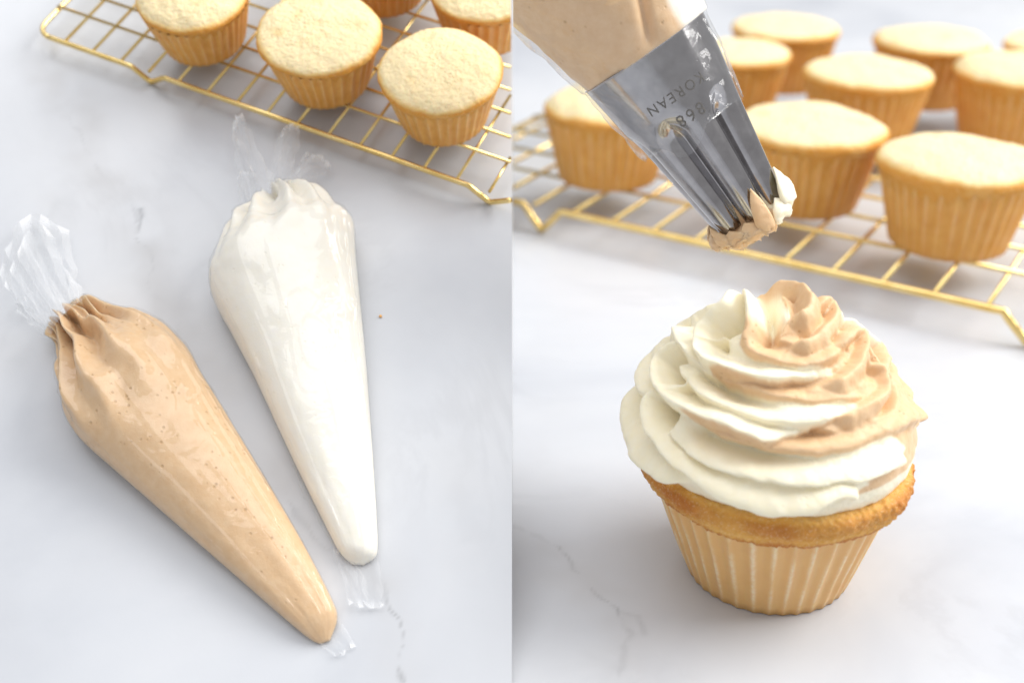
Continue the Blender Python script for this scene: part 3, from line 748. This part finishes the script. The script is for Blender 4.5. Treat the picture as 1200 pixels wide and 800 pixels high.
# engraved lettering, wrapped round the cone, tops towards the tip
def engrave(txt, s0, ph0, size, squeeze=1.0):
    cu = bpy.data.curves.new("engraving", 'FONT'); cu.body = txt; cu.size = size; cu.align_x = 'CENTER'; cu.space_character = 1.25; cu.resolution_u = 3
    o = bpy.data.objects.new("engraving", cu); COL.objects.link(o); bpy.context.view_layer.update()
    me = bpy.data.meshes.new_from_object(o.evaluated_get(bpy.context.evaluated_depsgraph_get()))
    bpy.data.objects.remove(o); bpy.data.curves.remove(cu)
    import bmesh
    bm = bmesh.new(); bm.from_mesh(me)
    bmesh.ops.triangulate(bm, faces=bm.faces[:]); bmesh.ops.subdivide_edges(bm, edges=[e for e in bm.edges if e.calc_length() > size * .12], cuts=2)
    bmesh.ops.triangulate(bm, faces=bm.faces[:])
    for vtx in bm.verts:
        s_ = s0 + vtx.co.y / NL; R = Rw + (Rt - Rw) * s_
        vtx.co = Vector(rel(nz(np.array(s_), np.array(ph0 + vtx.co.x * squeeze / R), .00012)))
    bm.to_mesh(me); bm.free(); me.materials.append(M_engrave); me.name = "engraving"
    return link("engraving", me, nozzle)
engrave("KOREAN", .215, -.06, .0046, .95)
engrave("868", .335, -.08, .0056)

# frosting above the nozzle, and the film of the bag round it
def bag_r(s, ph):                            # s < 0 is above the nozzle
    R = Rw * (1.03 - .62 * np.minimum(s, 0) * NL / .06) 
    R = np.where(s > 0, Rw + (Rt - Rw) * s, R)
    return R
ang = np.linspace(0, 2 * np.pi, 160, endpoint=False); ss = np.linspace(-1.25, -.005, 70)
S, PH = np.meshgrid(ss, ang, indexing='ij')
sq = np.stack([np.cos(PH) * 1.6, np.sin(PH) * 1.6, S * 4], -1)
off = .0012 * fbm(sq, 3, 61) - .0035 * np.exp(-((PH - (5.95 + .9 * (S + .25))) / .07) ** 2) * sstep(0, -.12, S)
PHs = PH
tone = np.where(PH > np.pi, PH - 2 * np.pi, PH)             # -pi..pi, 0 faces the camera, negative = right side of picture
edge = -.62 - .25 * S + .05 * fbm(sq * 2, 2, 66)
tn = sstep(edge - .06, edge + .06, tone) * (1 - sstep(2.6, 2.8, tone))
V = nz(S, PH, off, bag_r)
fil = MB().grid(rel(V), wrap_v=True, cap0=True, cap1=True, att={'tone': tn}).mesh("frosting_filling", M_bagfrost)
cut_at_seam(fil, False, Matrix.Translation(Vector(Pw)))
link("frosting_filling", fil, broot)
ss = np.linspace(-1.25, .46, 110); S, PH = np.meshgrid(ss, ang, indexing='ij')
S = S + np.where(np.arange(110)[:, None] == 109, .04 * np.sin(3 * PH + 1) + .03 * np.sin(5 * PH), 0)
sq = np.stack([np.cos(PH) * 2, np.sin(PH) * 2, S * 5], -1)
off = .0007 + .0010 * np.abs(fbm(sq, 3, 71)) + .0016 * np.exp(-((PH - 5.25) / .10) ** 2) * sstep(-.1, .05, S)
fm = MB().grid(rel(nz(S, PH, off, bag_r)), wrap_v=True).mesh("bag_film", M_film2)
cut_at_seam(fm, False, Matrix.Translation(Vector(Pw)))
link("bag_film", fm, broot)

# buttercream squeezed out at the tip
def star_plug():
    a = np.linspace(0, 2 * np.pi, 168, endpoint=False); q = np.linspace(.80, 1.09, 24)
    S, A = np.meshgrid(q, a, indexing='ij')
    x = np.abs(np.sin(NF * (A - .34) / 2))
    k = (S - 1) / .09
    r = Rt * (.90 - .20 * (1 - x) + .15 * sstep(.1, .45, k)) * np.where(k > 0, 1 + .10 * np.sin(np.clip(k, 0, 1) * 2.2) - .45 * np.clip(k, 0, 1) ** 3, 1)
    r = r * (1 + .10 * np.clip(k, 0, 1) * fbm(np.stack([np.cos(A) * 4, np.sin(A) * 4, S * 20], -1), 3, 81))
    S = S + .06 * np.clip(k, 0, 1) * fbm(np.stack([np.cos(A) * 6, np.sin(A) * 6, S * 0], -1), 3, 84)
    V = Pw + axis * (S * NL)[..., None] + r[..., None] * (np.cos(A)[..., None] * nf + np.sin(A)[..., None] * bb)
    tt = np.where(A > np.pi, A - 2 * np.pi, A)
    mb = MB().grid(rel(V), wrap_v=True, cap0=True, cap1=True, att={'tone': sstep(-.75, -.6, tt)})
    # petals smeared up the outside of the teeth: (angle, start, end, half width, lean, tone)
    for (p0, s0, s1, hw, lean, tn) in ((.80, .93, 1.05, .16, .34, 1), (-.14, .85, 1.09, .20, -.16, 1), (-1.05, .85, 1.05, .34, -.2, 0), (1.25, .97, 1.06, .34, .2, 1), (.12, .985, 1.09, .34, .1, 1), (.55, .985, 1.07, .34, .1, 1), (-.62, .97, 1.08, .28, -.1, 0), (-1.85, .88, 1.03, .3, 0, 0), (2.0, .95, 1.04, .3, 0, 1), (3.0, .94, 1.03, .4, 0, 1), (4.0, .93, 1.03, .4, 0, 1)):
        n1, n2 = 26, 18
        u = np.linspace(0, 1, n1); c = np.linspace(0, 2 * np.pi, n2, endpoint=False)
        U, Cc = np.meshgrid(u, c, indexing='ij')
        wdt = hw * (np.sin(np.clip(U, .02, 1) ** .85 * np.pi * .62)) * np.where(U > .86, np.sqrt(np.clip((1.001 - U) / .14, 0, 1)) * .6 + .4, 1)
        thick = .0024 * (.10 + U) * np.where(U > .9, np.sqrt(np.clip((1.0005 - U) / .1, .02, 1)), 1)
        Sx = s0 + (s1 - s0) * U; Ax = p0 + lean * (1 - U) ** 1.5 + wdt * np.cos(Cc)
        rag = 1 + .22 * fbm(np.stack([U * 8, np.cos(Cc) * 2, Cc * 0 + p0 * 5], -1), 3, 91)
        rr = Rt * (1.06 + .10 * np.sin(U * 2.4)) + (Rw - Rt) * (1 - Sx) * .9 + thick * np.sin(Cc) * rag + .0009 * np.cos(Cc) ** 2 * U
        Sx = Sx + .018 * U * fbm(np.stack([U * 6, np.cos(Cc) * 4, Cc * 0 + p0 * 7], -1), 3, 95)
        V = Pw + axis * (Sx * NL)[..., None] + rr[..., None] * (np.cos(Ax)[..., None] * nf + np.sin(Ax)[..., None] * bb)
        mb.grid(rel(V), wrap_v=True, cap0=True, cap1=True, att={'tone': np.full(U.shape, float(tn))})
    mb.build("squeezed_frosting", M_frost, broot)
star_plug()
